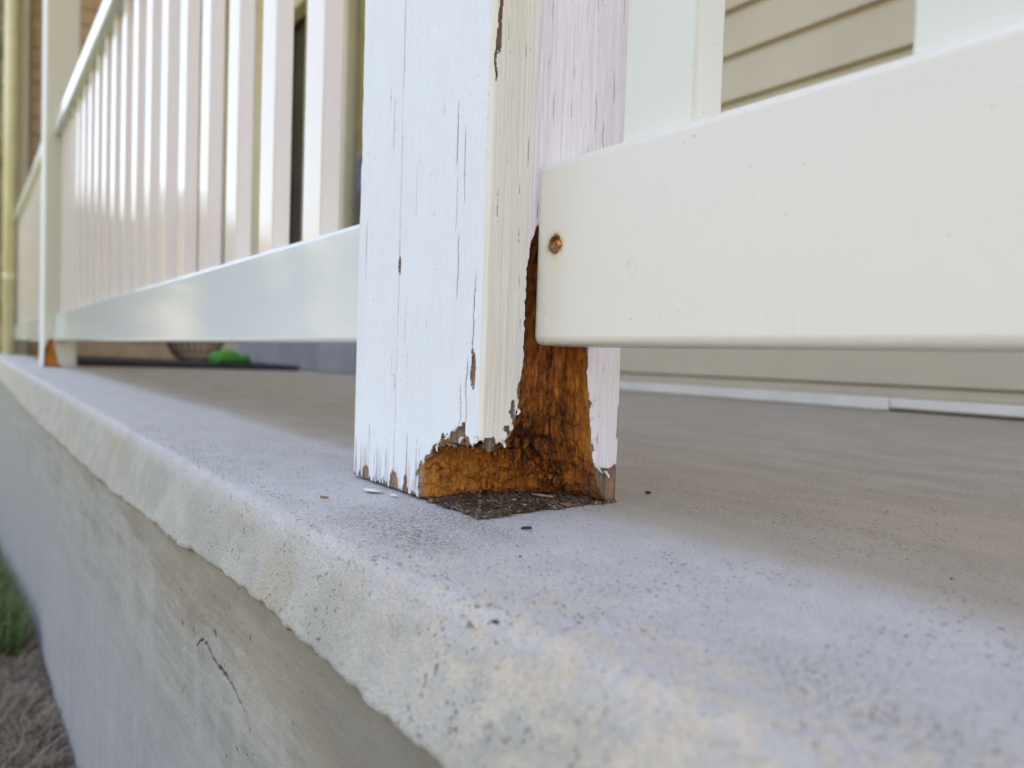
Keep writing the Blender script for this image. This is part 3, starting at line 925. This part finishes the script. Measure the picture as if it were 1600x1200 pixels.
# ------------------------------------------------------------------ litter on the slab
def chip(name, label, cat, pts, z0, th, mat, curl=0.):
    cxy = np.mean(pts, 0)
    V = []
    rs = np.random.RandomState(len(label))
    for h in (0, th):
        for (x, y) in pts:
            r = math.hypot(x - cxy[0], y - cxy[1])
            V.append((x - cxy[0], y - cxy[1], h + curl * r))
    n = len(pts)
    V.append((0, 0, 0)); V.append((0, 0, th))
    Fq = []
    for k in range(n):
        k2 = (k + 1) % n
        Fq += [(2 * n, k2, k), (2 * n + 1, n + k, n + k2), (k, k2, n + k2), (k, n + k2, n + k)]
    me = mesh_np(name, V, Fq, smooth=False)
    o = link(name, me, mat, None, (cxy[0], cxy[1], z0))
    return tag(o, label, cat, 'loose chips on the porch floor')
def blob(c, a, b, rz, n=11, seed=0, j=.35):
    rs = np.random.RandomState(seed)
    out = []
    for k in range(n):
        t = 2 * math.pi * k / n
        r = 1 + j * rs.uniform(-1, 1)
        u, v = a * r * math.cos(t), b * r * math.sin(t)
        out.append((c[0] + u * math.cos(rz) - v * math.sin(rz), c[1] + u * math.sin(rz) + v * math.cos(rz)))
    return out
WCH = mat_simple('rotten_chip', (.36, .16, .05), (.20, .085, .03), 400, .7, .4, 600)
DCH = mat_simple('dark_chip', (.05, .035, .025), (.03, .02, .016), 400, .7, .4, 600)
TCH = mat_simple('tan_chip', (.50, .36, .20), (.36, .25, .14), 400, .7, .4, 600)
chip('paint_chip', 'white paint flake on the concrete before the left foot of the rotted post', 'chip', blob((-.0867, -.0125), .0075, .0034, .3, seed=1), .0004, .0005, FLK, .06)
chip('paint_chip', 'small white paint crumb under the front edge of the rotted post', 'chip', blob((-.068, -.0085), .0035, .0015, .2, seed=2), .0004, .0005, FLK, .1)
chip('wood_chip', 'orange wood splinter on the concrete edge left of the black mould', 'chip', blob((-.0777, -.0440), .0022, .0009, .6, seed=3), .0004, .0010, WCH)
chip('wood_chip', 'tiny dark wood crumb in front of the rotted hollow', 'chip', blob((.0278, .0075), .0020, .0009, 1.2, seed=4), .0004, .0010, DCH)
chip('wood_chip', 'pale tan splinter lying on the dark rotten residue', 'chip', blob((-.024, .058), .0060, .0008, .4, seed=5), .0020, .0010, TCH)
chip('pebble', 'dark speck of grit on the rounded slab edge', 'pebble', blob((.1134, -.0690), .0011, .0008, .4, seed=6), -.0012, .0008, DCH)
chip('wood_chip', 'dark crumb on the floor right of the rotted post', 'chip', blob((-.010, .125), .0015, .0012, .4, seed=7), .0004, .0012, DCH)

def rot_crumbs():
    rs = np.random.RandomState(31)
    V, Fq, T = [], [], []
    for i in range(130):
        if rs.rand() < 1.0:
            x = rs.uniform(-.056, .004); y = rs.uniform(-.003, .085)
            if x < -.05 or (x / .052) ** 2 + (y / .082) ** 2 > 1.0: continue
        else:
            x = rs.normal(.01, .03); y = rs.normal(.01, .04)
            if x < .002 and y > -.002: continue
            if x > .1 or y < -.06: continue
        r = rs.uniform(.0003, .0007); a = rs.uniform(0, 6.28); el = rs.uniform(1, 3.2)
        zc = .0013 if x < .0 and y > 0 else .0003
        k = len(V)
        for u, v, h in ((-el, -.7, 0), (el, -.5, 0), (el * .8, .7, 0), (-el, .6, 0), (-el * .7, -.3, 1.1), (el * .6, -.3, .8), (el * .6, .4, 1.0), (-el * .7, .4, .9)):
            u, v, h = u * r * rs.uniform(.7, 1.2), v * r * rs.uniform(.7, 1.2), h * r * rs.uniform(.6, 1.2)
            V.append((x + u * math.cos(a) - v * math.sin(a), y + u * math.sin(a) + v * math.cos(a), zc + h)); 
        T += [rs.rand()] * 8
        Fq += [(k + 4, k + 5, k + 6, k + 7), (k, k + 1, k + 5, k + 4), (k + 1, k + 2, k + 6, k + 5), (k + 2, k + 3, k + 7, k + 6), (k + 3, k, k + 4, k + 7)]
    m = M('rot_crumbs', .8, .3)
    t = m.attr('tone')
    c = m.mix(m.rng(t, .3, .9), (.045, .025, .015), (.40, .18, .055))
    c = m.mix(m.rng(t, .9, .95), c, (.62, .48, .30))
    o = link('wood_crumbs', mesh_np('wood_crumbs', V, Fq, False, {'tone': T}), m.out(c))
    tag(o, 'rotten wood crumbs on the floor round the hollow post foot', 'crumbs', kind='stuff')
rot_crumbs()

def scatter_grit():
    rs = np.random.RandomState(3)
    N = 2600
    V, Fq, T = [], [], []
    base = np.array([(1, 0, 0), (-.5, .87, 0), (-.5, -.87, 0), (0, 0, .8)])
    for i in range(N):
        x = rs.uniform(-.5, .32)
        y = YF + .016 + abs(rs.normal(0, .035)) if rs.rand() < .75 else rs.uniform(-.07, .2)
        if y > .3 or (-WX - .003 < x < .003 and -.004 < y < WY + .003): continue
        r = rs.uniform(.00025, .0006) * (1.5 if rs.rand() < .06 else 1)
        a = rs.uniform(0, 6.28)
        b = base * r * rs.uniform(.7, 1.3, (4, 3))
        q = np.stack([b[:, 0] * math.cos(a) - b[:, 1] * math.sin(a), b[:, 0] * math.sin(a) + b[:, 1] * math.cos(a), b[:, 2]], 1)
        zc = -.0012 * float(sstep(.06, -.08, y)) + .0002
        k = len(V)
        V += [tuple(p + (x, y, zc)) for p in q]
        Fq += [(k, k + 1, k + 3), (k + 1, k + 2, k + 3), (k + 2, k, k + 3)]
        T += [rs.rand()] * 4
    m = M('sand_grit', .8, .3)
    t = m.attr('tone')
    c = m.mix(m.rng(t, .35, .9), (.26, .24, .21), (.55, .50, .42))
    c = m.mix(m.rng(t, .10, .05), c, (.08, .07, .06))
    o = link('sand_grit', mesh_np('sand_grit', V, Fq, False, {'tone': T}), m.out(c))
    tag(o, 'loose sand grains scattered over the worn slab edge', 'grit', kind='stuff')
scatter_grit()

# ------------------------------------------------------------------ the yard
def ground_z(x, y):
    base = np.interp(x, [-80, -8, -3.0, -1.94, -1.38, -1.03, -.70, 0, 3, 80], [-1.3, -.95, -.72, -.565, -.485, -.455, -.43, -.41, -.40, -.4])
    return base - .05 * np.clip(-y - .1, 0, 3)
def build_ground():
    X = axis([(-300, -20, 40), (-20, -6, 2), (-6, -3, .1), (-3, .5, .02), (.5, 4, .2), (4, 20, 4), (20, 300, 40)])
    Y = axis([(-400, -20, 40), (-20, -3, 1.5), (-3, -1, .1), (-1, 0, .02), (0, 20, 5), (20, 300, 60)])
    xx, yy = np.meshgrid(X, Y)
    near = sstep(8, 2, np.hypot(xx, yy))
    zz = ground_z(xx, yy) + near * (.018 * fbm(xx * 9, yy * 9, seed=91) + .010 * fbm(xx * 40, yy * 40, seed=92))
    m = M('dry_soil_and_turf', .95, .2)
    x, y, z = m.xyz()
    soil = m.mix(m.rng(m.noise(30, 5), .35, .65), (.15, .115, .088), (.075, .06, .047))
    soil = m.mix(m.rng(m.noise((60, 160, 60), 4, rot=(0, 0, .8)), .52, .66, 0, .7), soil, (.30, .25, .19))
    turf = m.mix(m.rng(m.noise(12, 4), .35, .65), (.085, .12, .035), (.17, .16, .07))
    lawn = m.rng(m.math('ADD', x, m.rng(m.noise(3, 3), .3, .7, -.35, .35, False)), -1.25, -1.75)
    far = m.rng(y, -1.2, -2.0)
    c = m.mix(m.math('MAXIMUM', lawn, far), soil, turf)
    me = mesh_np('ground', np.stack([xx, yy, zz], -1).reshape(-1, 3), grid_faces(len(Y), len(X)))
    o = link('ground', me, m.out(c, None, m.bump(m.noise(120, 4), .8, .01)))
    tag(o, 'dry brown soil and green lawn below the porch', 'ground', kind='structure')
build_ground()

def build_grass():
    rs = np.random.RandomState(8)
    V, Fq, T = [], [], []
    def blade(x, y, h, lean, t, wd):
        z = float(ground_z(np.array(x), np.array(y)))
        a = rs.uniform(0, 6.28); dx, dy = math.cos(a), math.sin(a)
        k = len(V)
        for q in (0, .5, 1):
            ww = wd * (1 - .85 * q); o = lean * q * q
            cx, cy, cz = x + dx * o, y + dy * o, z - .006 + h * q
            V.append((cx - dy * ww, cy + dx * ww, cz)); V.append((cx + dy * ww, cy - dx * ww, cz))
            T.extend([t, t])
        Fq.extend([(k, k + 1, k + 3, k + 2), (k + 2, k + 3, k + 5, k + 4)])
    for i in range(26000):                     # green turf, farther along
        x = -1.25 - abs(rs.normal(0, 1.1)); y = -.11 - abs(rs.normal(0, .4))
        if vn(np.array(x * 3.), np.array(y * 3.), seed=6) < -.35 + .5 * max(0, x + 1.6): continue
        blade(x, y, rs.uniform(.03, .085), rs.uniform(.01, .05), rs.uniform(.5, 1), rs.uniform(.0016, .003))
    for i in range(6000):                      # withered straw close by
        x = rs.uniform(-1.7, .2); y = -.10 - abs(rs.normal(0, .25))
        blade(x, y, rs.uniform(.006, .03), rs.uniform(.02, .07), rs.uniform(0, .42), rs.uniform(.0012, .0026))
    m = M('grass_blades', .6, .3)
    t = m.attr('tone')
    c = m.mix(m.rng(t, .40, .55), m.mix(m.rng(t, 0, .4), (.16, .115, .08), (.25, .19, .12)), m.mix(m.rng(t, .5, 1), (.06, .12, .03), (.15, .19, .07)))
    o = link('grass', mesh_np('grass', V, Fq, False, {'tone': T}), m.out(c))
    tag(o, 'green grass and dry straw at the foot of the foundation', 'grass', kind='stuff')
build_grass()

def build_treeline():
    """belt of trees round the far side of the lawn; it is what the glossy rails mirror"""
    rs = np.random.RandomState(4)
    ang = np.linspace(math.radians(170), math.radians(375), 420)
    lev = np.linspace(0, 1, 14)
    aa, ll = np.meshgrid(ang, lev)
    R = 30 + 3 * fbm(aa * 9, ll * 0, seed=101)
    H = 5.4 + 11 * sstep(math.radians(185), math.radians(180), aa) + 1.3 * fbm(aa * 14, ll * 0, seed=102) + .6 * vn(aa * 70, ll * 0, seed=103)
    rr = R + 2.2 * np.sin(ll * math.pi * .5) + 1.0 * fbm(aa * 60, ll * 7, seed=104)
    P = np.stack([rr * np.cos(aa), rr * np.sin(aa), -2.5 + (H + 2.5) * ll], -1)
    me = mesh_np('treeline', P.reshape(-1, 3), grid_faces(14, 420))
    m = M('distant_foliage', .8, .2)
    c = m.mix(m.rng(m.noise(1.2, 5), .35, .65), (.10, .11, .055), (.26, .215, .15))
    o = link('treeline', me, m.out(c, None, m.bump(m.noise(3, 4), 1, .4)))
    tag(o, 'belt of trees beyond the lawn, mirrored in the glossy rails', 'trees', kind='stuff')
build_treeline()
